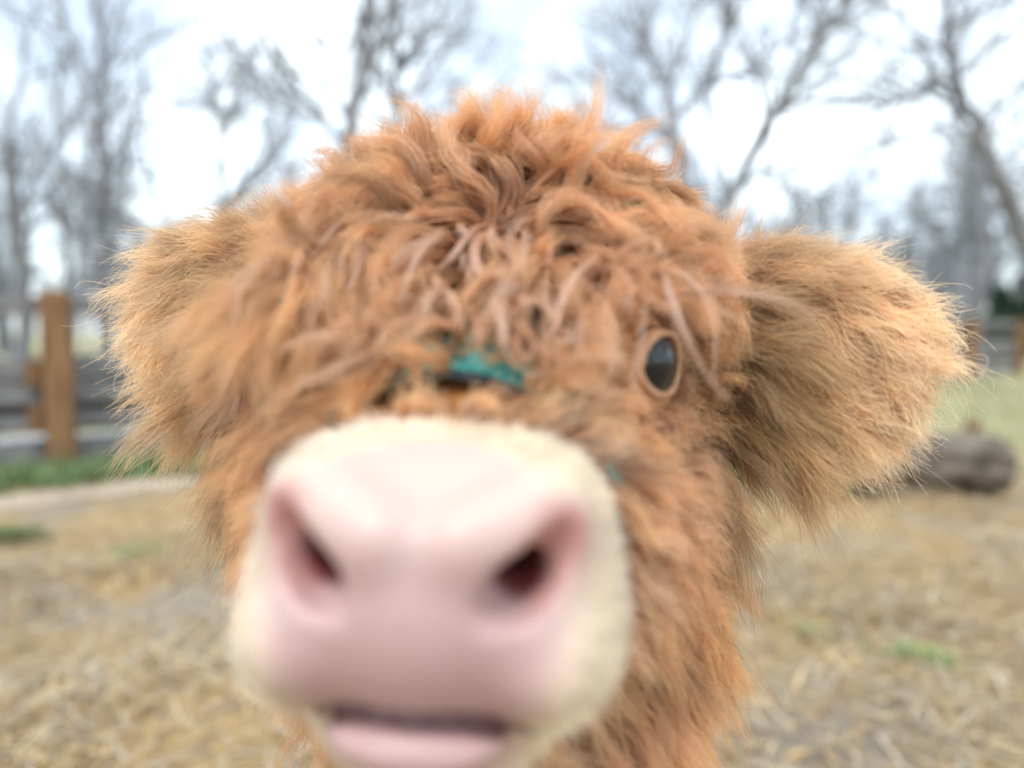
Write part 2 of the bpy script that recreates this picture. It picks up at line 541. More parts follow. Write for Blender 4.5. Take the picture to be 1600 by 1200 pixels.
# ------------------------------------------------------------------ far wood, undergrowth, conifers
def far_wood():
    rg = np.random.default_rng(40)
    kinds = []
    for k in range(4):
        out = []
        tp = wander(rg, np.zeros(3), np.array((0, 0, 1.0)), 6.5, 8, 0.06, 0.05)
        out.append((tp, np.linspace(0.14, 0.05, len(tp)), 5))
        branch_out(rg, tp, 0.13, 0.05, 2, out, 1.5, lo=0.2, spread=1.4)
        V, F = [], []
        for p, r, s in out:
            tube(p, np.maximum(r, 0.016), 3, V, F)
        kinds.append((np.concatenate(V), np.concatenate(F)))
    VV, FF, n = [], [], 0
    for i in range(84):
        v, f = kinds[rg.integers(4)]
        d = rg.uniform(24, 42)
        px = rg.uniform(-150, 600) if i % 3 == 0 else rg.uniform(1080, 1750) if i % 3 == 1 else rg.uniform(-150, 1750)
        left = px < 500
        p = W(px, 520, d)
        s = rg.uniform(0.6, 1.15) * (1.05 if px > 1100 or left else 0.75)
        a = rg.uniform(0, 6.28)
        q = v * s * np.array((1.5, 1.5, 1.0))
        q = np.stack([q[:, 0] * math.cos(a) - q[:, 1] * math.sin(a), q[:, 0] * math.sin(a) + q[:, 1] * math.cos(a), q[:, 2]], -1)
        q += (p[0], p[1], -0.05)
        VV.append(q)
        FF.append(f + n)
        n += len(v)
    o = link('far_wood', mesh_np('far_wood', np.concatenate(VV), np.concatenate(FF)), M_TWIG)
    tag(o, 'distant leafless wood fading behind the paddock fence', 'wood', kind='stuff')
far_wood()
def blades(name, pos, ang, length, width, lean, cols, parent=None, rise=None, bend=0.4):
    """bent strips, one per row: two quads each"""
    n = len(pos)
    d = np.stack([np.cos(ang), np.sin(ang), np.zeros(n)], -1)
    side = np.stack([-np.sin(ang), np.cos(ang), np.zeros(n)], -1) * width[:, None] / 2
    up = np.array((0, 0, 1.0))
    e = lean[:, None]
    p0 = pos
    p1 = pos + (d * np.sin(e) + up * np.cos(e)) * length[:, None] * 0.55
    e2 = np.minimum(e + bend, 1.56)
    p2 = p1 + (d * np.sin(e2) + up * np.cos(e2)) * length[:, None] * 0.45
    v = np.stack([p0 - side, p0 + side, p1 - side * 0.9, p1 + side * 0.9, p2 - side * 0.35, p2 + side * 0.35], 1).reshape(-1, 3)
    b = np.arange(n)[:, None] * 6
    f = np.concatenate([b + np.array([0, 1, 3, 2]), b + np.array([2, 3, 5, 4])])
    me = mesh_np(name, v, f, False)
    vcol(me, 'col', np.repeat(cols, 6, axis=0))
    return link(name, me, M_BLADE, parent)
def pick(rg, pal, n, sd=0.12):
    c = np.array(pal)[rg.integers(len(pal), size=n)]
    return np.clip(c * rg.normal(1, sd, (n, 1)), 0.01, 0.8)
def undergrowth():
    rg = np.random.default_rng(41)
    n = 30000
    s = rg.uniform(-9, 24, n)
    off = -2.2 - np.abs(rg.normal(0, 1.3, n))
    p = FA + FD * s[:, None] + FN * off[:, None]
    pos = np.concatenate([p, np.zeros((n, 1))], 1)
    hgt = rg.uniform(0.2, 0.55, n) * np.interp(s, [-9, 4, 10, 24], [0.9, 1.1, 2.0, 2.3])
    cols = pick(rg, [(0.06, 0.058, 0.06), (0.10, 0.09, 0.085), (0.13, 0.115, 0.10), (0.07, 0.075, 0.055)], n)
    tag(blades('undergrowth', pos, rg.uniform(0, 6.28, n), hgt * 1.4, rg.uniform(0.012, 0.035, n), rg.uniform(0.05, 0.9, n), cols),
        'dark tangled brush growing behind the wooden fence', 'brush', kind='stuff')
undergrowth()
M_NEEDLE = mat_noise('needles', (0.025, 0.05, 0.03), (0.06, 0.10, 0.06), 4, 0.8)
def conifer(px, d, h, label, seed):
    rg = np.random.default_rng(seed)
    p = W(px, 520, d)
    t = empty('conifer', (p[0], p[1], 0))
    tag(t, label, 'tree', 'conifers behind the far end of the fence')
    V, F = [], []
    tube([(0, 0, -0.1), (0.02, 0, h * 0.5), (0, 0.02, h)], [0.09, 0.05, 0.01], 7, V, F)
    link('trunk', tube_mesh('trunk', V, F), M_BARK, t)
    V, F = [], []
    for k in range(260):
        z = h * rg.uniform(0.08, 0.98)
        L = (h - z) * 0.36 + 0.08
        a = rg.uniform(0, 6.28)
        L *= rg.uniform(0.6, 1.15)
        dv = np.array((math.cos(a), math.sin(a), -0.25))
        q = np.array((0, 0, z))
        for m in range(7):
            u = rg.uniform(0.15, 1)
            e = rg.normal(0, 0.4, 3)
            tube([q + dv * L * u * 0.9, q + dv * L * u + (unit((dv + e)[None])[0]) * 0.22], [0.035, 0.008], 3, V, F)
    link('crown', tube_mesh('crown', V, F), M_NEEDLE, t)
conifer(1561, 24, 2.6, 'shorter dark green conifer behind the far end of the fence', 51)
conifer(1597, 25, 3.1, 'taller dark green conifer behind the far end of the fence', 52)

# ------------------------------------------------------------------ straw and grass
def litter():
    rg = np.random.default_rng(60)
    N = 120000
    d = 1.3 * (9.0 / 1.3) ** rg.uniform(0, 1, N)
    ang = rg.uniform(-0.72, 0.72, N)
    x, y = d * np.tan(ang), d
    nse = sum(np.sin(a * x + b * y + c) for a, b, c in ((3.1, 1.7, 0.4), (-2.2, 2.9, 1.8), (5.3, -3.7, 2.2), (1.1, -4.9, 0.2), (8.1, 6.2, 1))) / 5
    nse = nse + 0.45 * np.sin(1.3 * x - 0.9 * y + 0.5) + 0.35 * np.sin(2.1 * y + 1.7 * x) - 0.3 * (x < -0.4)
    keep = rg.uniform(-0.35, 0.75, N) < nse
    keep |= rg.uniform(0, 1, N) < 0.10
    off = (np.stack([x, y], -1) - FA) @ FN
    keep &= (off > 0.5)
    x, y = x[keep], y[keep]
    n = len(x)
    pos = np.stack([x, y, gz(x, y) + rg.uniform(0, 0.012, n)], -1)
    cols = pick(rg, [(0.47, 0.335, 0.165), (0.56, 0.42, 0.23), (0.38, 0.25, 0.11), (0.33, 0.22, 0.12), (0.54, 0.45, 0.33), (0.46, 0.40, 0.32), (0.24, 0.17, 0.11)], n, 0.16)
    tag(blades('straw_litter', pos, rg.uniform(0, 6.28, n), rg.uniform(0.15, 1, n) ** 2 * 0.15 + 0.012, rg.uniform(0.0015, 0.008, n), rg.uniform(1.1, 1.56, n), cols),
        'loose tan straw and hay strewn over the paddock ground', 'straw', kind='stuff')
litter()
def grass(name, label, s0, s1, o0, o1, n, hmax, seed, pal):
    rg = np.random.default_rng(seed)
    s = rg.uniform(s0, s1, n)
    o = rg.uniform(o0, o1, n) + rg.normal(0, 0.05, n)
    p = FA + FD * s[:, None] + FN * o[:, None]
    pos = np.concatenate([p, gz(p[:, 0], p[:, 1])[:, None]], 1)
    tag(blades(name, pos, rg.uniform(0, 6.28, n), rg.uniform(0.3, 1, n) * hmax, rg.uniform(0.006, 0.014, n), rg.uniform(0.05, 0.9, n), pick(rg, pal, n, 0.15)),
        label, 'grass', kind='stuff')
grass('grass_verge', 'strip of fresh green grass along the foot of the near fence', -7, 4.5, 0.1, 0.9, 16000, 0.17, 61,
      [(0.12, 0.20, 0.075), (0.17, 0.26, 0.10), (0.09, 0.14, 0.055), (0.21, 0.27, 0.13)])
def field_grass():
    rg = np.random.default_rng(62)
    n = 42000
    d = rg.uniform(4.6, 17, n)
    ang = rg.uniform(-0.3, 0.72, n)
    x, y = d * np.tan(ang), d
    off = (np.stack([x, y], -1) - FA) @ FN
    k = (off > 0.25) & (d + 0.9 * np.sin(2.1 * x) + rg.normal(0, 0.7, len(d)) > 5.6)
    x, y = x[k], y[k]
    n = len(x)
    nse = np.sin(1.3 * x + 0.9 * y) + np.sin(2.7 * y - 0.8 * x + 1)
    c1 = pick(rg, [(0.24, 0.30, 0.12), (0.30, 0.34, 0.16)], n)
    c2 = pick(rg, [(0.46, 0.40, 0.24), (0.52, 0.46, 0.30), (0.40, 0.36, 0.2)], n)
    g = (nse + rg.normal(0, 0.7, n) > 0.1)[:, None]
    pos = np.stack([x, y, gz(x, y)], -1)
    tag(blades('field_grass', pos, rg.uniform(0, 6.28, n), rg.uniform(0.03, 0.10, n), rg.uniform(0.008, 0.02, n), rg.uniform(0.3, 1.4, n), np.where(g, c1, c2)),
        'short pale green and straw coloured grass of the open field past the log', 'grass', kind='stuff')
field_grass()
def tuft(px, py, r, n, h, label, seed, pal):
    rg = np.random.default_rng(seed)
    c = G(px, py)
    q = rg.normal(0, r * 0.55, (n, 2))
    p = c[:2] + q
    a = np.arctan2(q[:, 1], q[:, 0]) + rg.normal(0, 0.7, n)
    pos = np.stack([q[:, 0], q[:, 1], gz(p[:, 0], p[:, 1])], -1)
    o = blades('grass_tuft', pos, a, rg.uniform(0.4, 1, n) * h, rg.uniform(0.004, 0.009, n), rg.uniform(0.05, 1.0, n), pick(rg, pal, n, 0.15))
    o.location = (c[0], c[1], 0)
    tag(o, label, 'grass', kind='stuff')
GREEN = [(0.14, 0.26, 0.07), (0.20, 0.32, 0.10), (0.26, 0.34, 0.13)]
tuft(1440, 1003, 0.085, 260, 0.07, 'round light green tuft of grass in the straw below the log', 71, GREEN)
tuft(212, 858, 0.10, 170, 0.055, 'thin bright green tuft of grass close by the left cheek', 72, GREEN)
tuft(16, 842, 0.13, 300, 0.09, 'dark green tuft of grass in front of the dirt track', 73, [(0.07, 0.12, 0.04), (0.12, 0.17, 0.06), (0.16, 0.2, 0.08)])
tuft(1262, 958, 0.06, 60, 0.05, 'tiny faded green tuft of grass in the straw near the neck', 74, [(0.3, 0.34, 0.16), (0.26, 0.3, 0.13)])

# ================================================================== the calf
# head frame: x right, y towards the back of the head, z up, origin in the middle of the muzzle
HO = W(672, 905, 0.25)
YAW, ROLL = rad(4.0), rad(3.0)
HR = np.array(Matrix.Rotation(-YAW, 3, 'Z') @ Matrix.Rotation(ROLL, 3, 'Y'))
def h2w(p):
    return np.asarray(p, float) @ HR.T + HO
def w2h(p):
    return (np.asarray(p) - HO) @ HR
def axis(*spans):
    a = []
    for lo, hi, st in spans:
        a.append(np.arange(lo, hi - st * 0.3, st))
    return np.concatenate(a + [[spans[-1][1]]]).astype(np.float32)
AX = axis((-.42, -.12, .005), (-.12, .065, .0025), (.065, .42, .005))
AY = axis((.19, .30, .0025), (.30, .60, .0045), (.60, 1.70, .014))
AZ = axis((-.03, .78, .013), (.78, .935, .0025), (.935, 1.13, .0045))
SDF = np.full((len(AX), len(AY), len(AZ)), 0.3, np.float32)
def prim_ell(c, r):
    c, r = np.array(c, np.float32), np.array(r, np.float32)
    def f(p):
        q = (p - c) / r
        k0 = np.linalg.norm(q, axis=-1)
        k1 = np.linalg.norm(q / r, axis=-1)
        return k0 * (k0 - 1) / np.maximum(k1, 1e-6)
    return f, c, float(np.max(r)), None
def prim_cap(a, b, ra, rb):
    a, b = np.array(a, np.float32), np.array(b, np.float32)
    def f(p):
        pa = p - a
        ba = b - a
        h = np.clip((pa @ ba) / float(ba @ ba), 0, 1)
        return np.linalg.norm(pa - h[..., None] * ba, axis=-1) - (ra + (rb - ra) * h)
    return f, (a + b) / 2, float(np.linalg.norm(b - a) / 2 + max(ra, rb)), None
def apply(prim, k=0.02, head=True, cut=False):
    f, c, ext, _ = prim
    cw = h2w(c) if head else c
    e = ext + k + 0.03
    sl = []
    for A, q in zip((AX, AY, AZ), cw):
        i0, i1 = np.searchsorted(A, q - e), np.searchsorted(A, q + e)
        sl.append(slice(max(i0 - 1, 0), min(i1 + 1, len(A))))
    g = np.stack(np.meshgrid(AX[sl[0]], AY[sl[1]], AZ[sl[2]], indexing='ij'), -1)
    if head:
        g = (g - HO.astype(np.float32)) @ HR.astype(np.float32)
    d = f(g).astype(np.float32)
    o = SDF[tuple(sl)]
    if cut:
        d = -d
        h = np.clip(0.5 - 0.5 * (o - d) / k, 0, 1)
        SDF[tuple(sl)] = o * (1 - h) + d * h + k * h * (1 - h)
    else:
        h = np.clip(0.5 + 0.5 * (o - d) / k, 0, 1)
        SDF[tuple(sl)] = o * (1 - h) + d * h - k * h * (1 - h)
def E(c, r, k=0.02, mirror=False, **kw):
    apply(prim_ell(c, r), k, **kw)
    if mirror:
        apply(prim_ell((-c[0], c[1], c[2]), r), k, **kw)
def Cp(a, b, ra, rb, k=0.02, mirror=False, **kw):
    apply(prim_cap(a, b, ra, rb), k, **kw)
    if mirror:
        apply(prim_cap((-a[0], a[1], a[2]), (-b[0], b[1], b[2]), ra, rb), k, **kw)
def sdf_at(p):
    idx, fr = [], []
    for A, q in zip((AX, AY, AZ), p.T):
        i = np.clip(np.searchsorted(A, q) - 1, 0, len(A) - 2)
        idx.append(i)
        fr.append(np.clip((q - A[i]) / (A[i + 1] - A[i]), 0, 1))
    i, j, k = idx
    u, v, t = fr
    r = 0
    for a in (0, 1):
        for b in (0, 1):
            for c in (0, 1):
                r = r + SDF[i + a, j + b, k + c] * (u if a else 1 - u) * (v if b else 1 - v) * (t if c else 1 - t)
    return r
def sdf_grad(p, e=0.004):
    g = np.stack([sdf_at(p + np.eye(3)[a] * e) - sdf_at(p - np.eye(3)[a] * e) for a in range(3)], -1)
    return unit(g)
# trunk and legs (world frame)
w = dict(head=False)
E((0, 1.06, .68), (.185, .46, .205), .05, **w)
E((0, .78, .66), (.16, .15, .215), .05, **w)
E((0, 1.38, .70), (.165, .16, .185), .05, **w)
Cp((-.026, .50, .85), (0, .78, .74), .142, .155, .05, **w)
Cp((.004, .45, .775), (.02, .72, .62), .105, .13, .05, **w)
for sx in (-1, 1):
    Cp((sx * .095, .79, .58), (sx * .09, .77, .33), .07, .04, .04, **w)
    Cp((sx * .09, .77, .34), (sx * .09, .775, .09), .036, .026, .02, **w)
    Cp((sx * .09, .775, .09), (sx * .09, .755, .05), .032, .034, .02, **w)
    Cp((sx * .09, .752, .045), (sx * .09, .735, .034), .037, .036, .01, **w)
    Cp((sx * .10, 1.38, .66), (sx * .105, 1.32, .46), .10, .065, .05, **w)
    Cp((sx * .105, 1.32, .46), (sx * .10, 1.48, .34), .06, .036, .03, **w)
    Cp((sx * .10, 1.48, .34), (sx * .10, 1.45, .09), .034, .027, .02, **w)
    Cp((sx * .10, 1.45, .09), (sx * .10, 1.435, .05), .032, .034, .02, **w)
    Cp((sx * .10, 1.432, .045), (sx * .10, 1.415, .034), .037, .036, .01, **w)
Cp((0, 1.52, .82), (0, 1.60, .42), .03, .014, .03, **w)
# skull
E((0, .20, .065), (.102, .095, .085), .03)
E((0, .215, .120), (.100, .064, .066), .05)
E((.066, .17, .015), (.040, .075, .062), .04, True)
Cp((0, .03, .005), (0, .15, .034), .035, .054, .025)
Cp((.020, .03, .006), (.042, .15, .015), .034, .050, .025, True)
Cp((.022, .035, -.028), (.052, .20, -.028), .034, .055, .03, True)
E((.076, .123, .074), (.025, .030, .030), .018, True)
EYE_C, EYE_O = (.0800, .1170, .0765), (.78, -.62, .05)
Cp(EYE_C, tuple(a + .05 * b for a, b in zip(EYE_C, EYE_O)), .0170, .0185, .005, True, cut=True)
# muzzle
E((.027, .014, -.003), (.036, .046, .043), .025, True)
E((.046, .020, -.023), (.0215, .040, .029), .018, True)
E((.037, .020, .021), (.022, .040, .022), .016, True)
E((.0, -.006, -.006), (.030, .033, .034), .018)
Cp((.041, -.010, .031), (.014, -.027, .022), .0120, .0105, .012, True)      # ridge over each nostril
E((.043, -.014, -.019), (.017, .020, .018), .009, True)                     # side lips
E((0, -.015, -.0480), (.031, .019, .0105), .006)                               # lower lip
E((0, .030, -.066), (.044, .040, .024), .02)                                # chin
# nostrils and mouth
def front_y(x, z):
    p = np.stack([np.full(260, x), np.linspace(-.09, .04, 260), np.full(260, z)], -1)
    return p[np.argmax(sdf_at(h2w(p)) < 0), 1]
def pit(pts, k):
    """carve a groove through skin points (x, z, depth of the centre, radius), on both sides"""
    q = [(x, front_y(x, z) + dy, z, r) for x, z, dy, r in pts]
    for a, b in zip(q, q[1:]):
        Cp(a[:3], b[:3], a[3], b[3], k, True, cut=True)
    return q
NOSTRIL = [(.026, .003, .001, .0046), (.030, .007, .004, .0078), (.037, .013, .0045, .0076), (.0435, .0200, .0015, .0054), (.047, .027, -.001, .0030)]
NPTS = pit(NOSTRIL, .006)
Cp((.0315, NPTS[1][1] + .002, .008), (.028, .015, .013), .0075, .006, .004, True, cut=True)
Cp((.037, NPTS[2][1] + .002, .013), (.030, .012, .015), .0062, .005, .004, True, cut=True)
MOUTH = [(0.0, -.0375, .001, .0024), (.012, -.0382, .001, .0023), (.024, -.0412, .001, .0020), (.036, -.048, .001, .0017), (.048, -.055, .001, .0015)]
MPTS = pit(MOUTH, .004)
# ears: base, leaf, hollow
def ear(sx, tip, zt, yb):
    s = lambda x, y, z: (sx * x, y, z)
    Cp(s(.085, .205, .092), s(.135, .212, .092), .030, .030, .02)
    m = (.115 + tip) / 2
    apply(prim_ell(s(m, .214 + yb * .5, .092 + zt * .5), ((tip - .10) / 2, .021, .050)), .02)
    apply(prim_ell(s(tip - .045, .216 + yb, .09 + zt), (.045, .014, .034)), .02)
    apply(prim_ell(s(m + .005, .196 + yb * .5, .088 + zt * .5), ((tip - .15) / 2, .014, .030)), .012, cut=True)
EAR = {1: (.246, -.012, .0), -1: (.216, -.004, .012)}
for sx, (tp_, zt_, yb_) in EAR.items():
    ear(sx, tp_, zt_, yb_)

def surface_nets():
    S = SDF < 0
    cnt = sum(S[a:S.shape[0] - 1 + a, b:S.shape[1] - 1 + b, c:S.shape[2] - 1 + c].astype(np.int8) for a in (0, 1) for b in (0, 1) for c in (0, 1))
    act = (cnt > 0) & (cnt < 8)
    ii = np.argwhere(act)
    acc = np.zeros((len(ii), 3))
    num = np.zeros(len(ii))
    cs = [np.array((a, b, c)) for a in (0, 1) for b in (0, 1) for c in (0, 1)]
    for a in cs:
        for b in cs:
            if (b - a).sum() == 1 and (b >= a).all():
                pa, pb = ii + a, ii + b
                fa, fb = SDF[tuple(pa.T)], SDF[tuple(pb.T)]
                m = (fa < 0) != (fb < 0)
                t = np.where(m, fa / np.where(m, fa - fb, 1), 0)[:, None]
                A = np.stack([AX[pa[:, 0]], AY[pa[:, 1]], AZ[pa[:, 2]]], -1)
                B = np.stack([AX[pb[:, 0]], AY[pb[:, 1]], AZ[pb[:, 2]]], -1)
                acc += np.where(m[:, None], A + t * (B - A), 0)
                num += m
    v = acc / num[:, None]
    ids = np.full(act.shape, -1, np.int64)
    ids[act] = np.arange(len(ii))
    quads = []
    for ax in range(3):
        lo = [slice(None)] * 3
        hi = [slice(None)] * 3
        lo[ax], hi[ax] = slice(0, -1), slice(1, None)
        d = S[tuple(lo)] != S[tuple(hi)]
        e = np.argwhere(d)
        o1, o2 = [(1, 2), (2, 0), (0, 1)][ax]
        ok = (e[:, o1] > 0) & (e[:, o2] > 0) & (e[:, o1] < S.shape[o1] - 1) & (e[:, o2] < S.shape[o2] - 1)
        e = e[ok]
        s = S[tuple(e.T)]
        def at(a, b):
            q = e.copy()
            q[:, o1] += a
            q[:, o2] += b
            return ids[tuple(q.T)]
        q = np.stack([at(-1, -1), at(0, -1), at(0, 0), at(-1, 0)], -1)
        q[~s] = q[~s][:, ::-1]
        quads.append(q)
    return v, np.concatenate(quads)
BV, BF = surface_nets()
for _ in range(2):      # relax the grid steps
    nb = np.zeros_like(BV)
    c = np.zeros(len(BV))
    for a, b in ((0, 1), (1, 2), (2, 3), (3, 0)):
        np.add.at(nb, BF[:, a], BV[BF[:, b]])
        np.add.at(nb, BF[:, b], BV[BF[:, a]])
        np.add.at(c, BF[:, a], 1)
        np.add.at(c, BF[:, b], 1)
    BV = BV * 0.5 + 0.5 * nb / np.maximum(c, 1)[:, None]

E(EYE_C, (.0230, .0230, .0230), .004, True)      # from here on the field only guides hair: it flows over the eyeballs too

# ---- zones, in the head frame
def nse3(p, s, seed=0):
    rg = np.random.default_rng(seed)
    r = 0
    for k in range(6):
        d = rg.normal(0, 1, 3)
        r = r + np.sin(p @ (d * s) + rg.uniform(0, 6.28))
    return r / 6
def zone_pad(h):
    """1 on the bare nose pad and lips, softly fading into the hair round it"""
    x, y, z = np.abs(h[:, 0]), h[:, 1], h[:, 2]
    wd = np.interp(z, [-.08, -.06, -.045, -.02, .0, .02, .034, .042, .050], [.020, .033, .038, .046, .052, .058, .055, .040, .0])
    wd = wd + 0.003 * nse3(h, 90, 8)
    return sstep(.010, -.012, x - wd) * sstep(.030, .004, y) * sstep(-.080, -.064, z)
def zone_cream(h):
    x, y, z = np.abs(h[:, 0]), h[:, 1], h[:, 2]
    lim = np.interp(z, [-.09, -.05, 0, .04, .06], [.045, .050, .046, .040, .036])
    return sstep(.022, -.010, y - lim + 0.008 * nse3(h, 120, 3))
def body_colors(p):
    h = w2h(p)
    coat = np.array((0.40, 0.17, 0.055)) * (1 + 0.12 * nse3(p, 40, 1))[:, None]
    cream = np.array((0.64, 0.52, 0.385))
    c = coat
    m = zone_cream(h)[:, None]
    c = c * (1 - m) + cream * m
    pad = zone_pad(h)[:, None]
    mauve = np.array((0.46, 0.30, 0.285)) * (1 + 0.05 * nse3(h, 160, 5))[:, None]
    pink = np.array((0.58, 0.42, 0.365))
    x, y, z = np.abs(h[:, 0]), h[:, 1], h[:, 2]
    up = np.maximum(sstep(.008, .036, z), 0.8 * sstep(.036, .056, x))[:, None]
    c = c * (1 - pad) + (mauve * (1 - up) + pink * up) * pad
    def path_d(q):
        P = np.stack([x, y, z], -1)
        best = np.full(len(P), 9.0)
        for a, b in zip(q, q[1:]):
            a, b = np.array(a[:3]), np.array(b[:3])
            t = np.clip((P - a) @ (b - a) / ((b - a) @ (b - a)), 0, 1)
            best = np.minimum(best, np.linalg.norm(P - a - t[:, None] * (b - a), axis=1))
        return best
    dn = path_d([NPTS[2], NPTS[3], NPTS[4]])                                    # reddish nostril lining, with the wing groove's shading painted into it
    red = 0.78 * sstep(.017, .003, dn)[:, None]
    c = c * (1 - red) + np.array((0.40, 0.14, 0.125)) * red
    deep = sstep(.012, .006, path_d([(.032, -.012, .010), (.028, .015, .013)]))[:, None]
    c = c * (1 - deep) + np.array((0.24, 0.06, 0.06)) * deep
    lip = 0.9 * sstep(.0058, .002, path_d(MPTS))[:, None]
    c = c * (1 - lip) + np.array((0.12, 0.045, 0.05)) * lip  # purple lip tone plus crease shade painted along the mouth line
    hoof = sstep(.075, .06, p[:, 2])[:, None]
    return c * (1 - hoof) + np.array((0.04, 0.032, 0.028)) * hoof
def body_material():
    m, t, b, a = mat_attr('calf_skin', 'col', 0.42, 0.45)
    N, L = t.nodes, t.links
    tcn = N.new('ShaderNodeTexCoord')
    vo = N.new('ShaderNodeTexVoronoi')
    vo.inputs['Scale'].default_value = 420
    bp = N.new('ShaderNodeBump')
    bp.inputs['Strength'].default_value = 0.25
    bp.inputs['Distance'].default_value = 0.001
    L.new(tcn.outputs['Object'], vo.inputs['Vector'])
    L.new(vo.outputs['Distance'], bp.inputs['Height'])
    L.new(bp.outputs['Normal'], b.inputs['Normal'])
    b.inputs['Subsurface Weight'].default_value = 0.25
    b.inputs['Subsurface Radius'].default_value = (0.012, 0.005, 0.003)
    b.inputs['Subsurface Scale'].default_value = 0.5
    return m
CALF_O = np.array((0.0, 1.05, 0.0))
body_me = mesh_np('body', BV - CALF_O, BF)
vcol(body_me, 'col', body_colors(BV))
CALF = empty('highland_calf', CALF_O)
tag(CALF, 'shaggy ginger calf with a pink nose pushing its muzzle forward', 'calf')
link('body', body_me, body_material(), CALF)

# ---- eyes
M_EYE, _t, _b = mat_base('eyeball', 0.03, 0.5)
_b.inputs['Base Color'].default_value = (0.006, 0.007, 0.011, 1)
_b.inputs['IOR'].default_value = 1.38
_b.inputs['Coat Weight'].default_value = 0.4
_b.inputs['Coat Roughness'].default_value = 0.02
M_LID = mat_noise('eyelid_skin', (0.42, 0.21, 0.11), (0.54, 0.32, 0.20), 160, 0.6)
EYES = []
def build_eye(sx):
    c = h2w((sx * EYE_C[0], EYE_C[1], EYE_C[2]))
    out = unit((np.array((sx * EYE_O[0], EYE_O[1], EYE_O[2])) @ HR.T)[None])[0]
    up = np.array((sx * -.18, .12, 1.0)) @ HR.T
    up = unit((up - out * up.dot(out))[None])[0]
    rt = np.cross(up, out)
    r = .0208
    EYES.append((c, out))
    bm = bmesh.new()
    bmesh.ops.create_uvsphere(bm, u_segments=32, v_segments=20, radius=r)
    me = bpy.data.meshes.new('eye')
    bm.to_mesh(me)
    bm.free()
    for p in me.polygons:
        p.use_smooth = True
    e = link('eye', me, M_EYE, CALF)
    e.location = tuple(c - CALF_O)
    # lids: a shell round the ball with an almond opening and a rolled rim
    n = 48
    V = []
    for i in range(n):
        a = 2 * math.pi * i / n
        ca, sa = math.cos(a), math.sin(a)
        th = rad(47 if sx > 0 else 17) * (1 - 0.10 * abs(sa) ** 3) + rad(5) * (abs(ca) ** 6) - (rad(3) if sa > 0 else 0)
        prof = [(th - .02, r + .0002), (th - .045, r + .0012), (th - .03, r + .0026), (th + .05, r + .0034), (th + .12, r + .0024), (th + .26, r + .0008), (th + .5, r - .002)]
        for t_, rr in prof:
            V.append(c + (rt * ca + up * sa) * rr * math.sin(t_) + out * rr * math.cos(t_))
    V = np.array(V)
    m = 7
    i, j = np.meshgrid(np.arange(n), np.arange(m - 1), indexing='ij')
    f = np.stack([i * m + j, ((i + 1) % n) * m + j, ((i + 1) % n) * m + j + 1, i * m + j + 1], -1).reshape(-1, 4)
    link('eyelid', mesh_np('eyelid', V - c, f), M_LID, e)
for sx in (1, -1):
    build_eye(sx)

# ---- halter
M_HALTER = mat_noise('teal_webbing', (0.05, 0.36, 0.33), (0.10, 0.48, 0.44), 260, 0.6, bump=0.4, bscale=900)
M_DARKTRIM = mat_noise('dark_webbing_edge', (0.03, 0.05, 0.06), (0.06, 0.09, 0.10), 200, 0.7)
M_METAL = mat_noise('dull_metal', (0.35, 0.35, 0.36), (0.5, 0.5, 0.5), 90, 0.35)
def cast_out(c, d, lift):
    """from a point inside the head outwards to the skin, then lift"""
    t = np.linspace(0.0, 0.2, 320)
    p = c[None] + d[None] * t[:, None]
    s = sdf_at(h2w(p))
    k = np.argmax(s > lift)
    return p[k]
def strap(name, rows, mat, parent, org, closed, th=0.0022):
    """rows: list of (edge a, edge b) in the head frame -> a flat band with thickness"""
    A = np.array([h2w(a) for a, b in rows])
    B = np.array([h2w(b) for a, b in rows])
    nrm = sdf_grad((A + B) / 2, 0.006) * th
    V = np.stack([A, B, B + nrm, A + nrm], 1).reshape(-1, 3)
    n = len(rows)
    f = []
    for i in range(n if closed else n - 1):
        k = (i + 1) % n
        for j in range(4):
            f.append((i * 4 + j, i * 4 + (j + 1) % 4, k * 4 + (j + 1) % 4, k * 4 + j))
    if not closed:
        f += [(0, 1, 2, 3), (n * 4 - 1, n * 4 - 2, n * 4 - 3, n * 4 - 4)]
    return link(name, mesh_np(name, V - org, np.array(f), False), mat, parent)
def build_halter():
    org = h2w((0, .08, .0))
    t = empty('halter', org)
    tag(t, 'teal webbing halter round the face of the ginger calf, half hidden by its curls', 'halter')
    rows, trim = [], []
    ca, cc = np.array((0, .064, .0)), np.array((0, .0605, .0))
    for i in range(56):
        a = 2 * math.pi * i / 56
        d = np.array((math.sin(a), 0.10 * math.cos(a), math.cos(a)))
        d /= np.linalg.norm(d)
        lf = .0003 + .0067 * max(math.cos(a + .25), 0) ** 3
        cb = np.array((0, .075 + .014 * max(math.cos(a), 0) ** 3, 0))
        pa, pb = cast_out(ca, d, lf), cast_out(cb, d, lf + .002 * max(math.cos(a), 0))
        rows.append((pa, pb))
        trim.append((cast_out(cc, d, lf + .0002), pa + (pb - pa) * 0.02))
    strap('noseband', rows, M_HALTER, t, org, True)
    strap('noseband_edge', trim, M_DARKTRIM, t, org, True, 0.003)
    V, F = [], []
    a = np.linspace(0, 2 * math.pi, 25)
    c = cast_out(np.array((0, .075, -.01)), np.array((0, 0, -1.0)), .006) + np.array((0, 0, -.012))
    tube(h2w(c + np.stack([.015 * np.cos(a), np.zeros(25), .015 * np.sin(a)], -1)), 0.0024, 8, V, F)
    link('ring', mesh_np('ring', np.concatenate(V) - org, np.concatenate(F)), M_METAL, t)
build_halter()

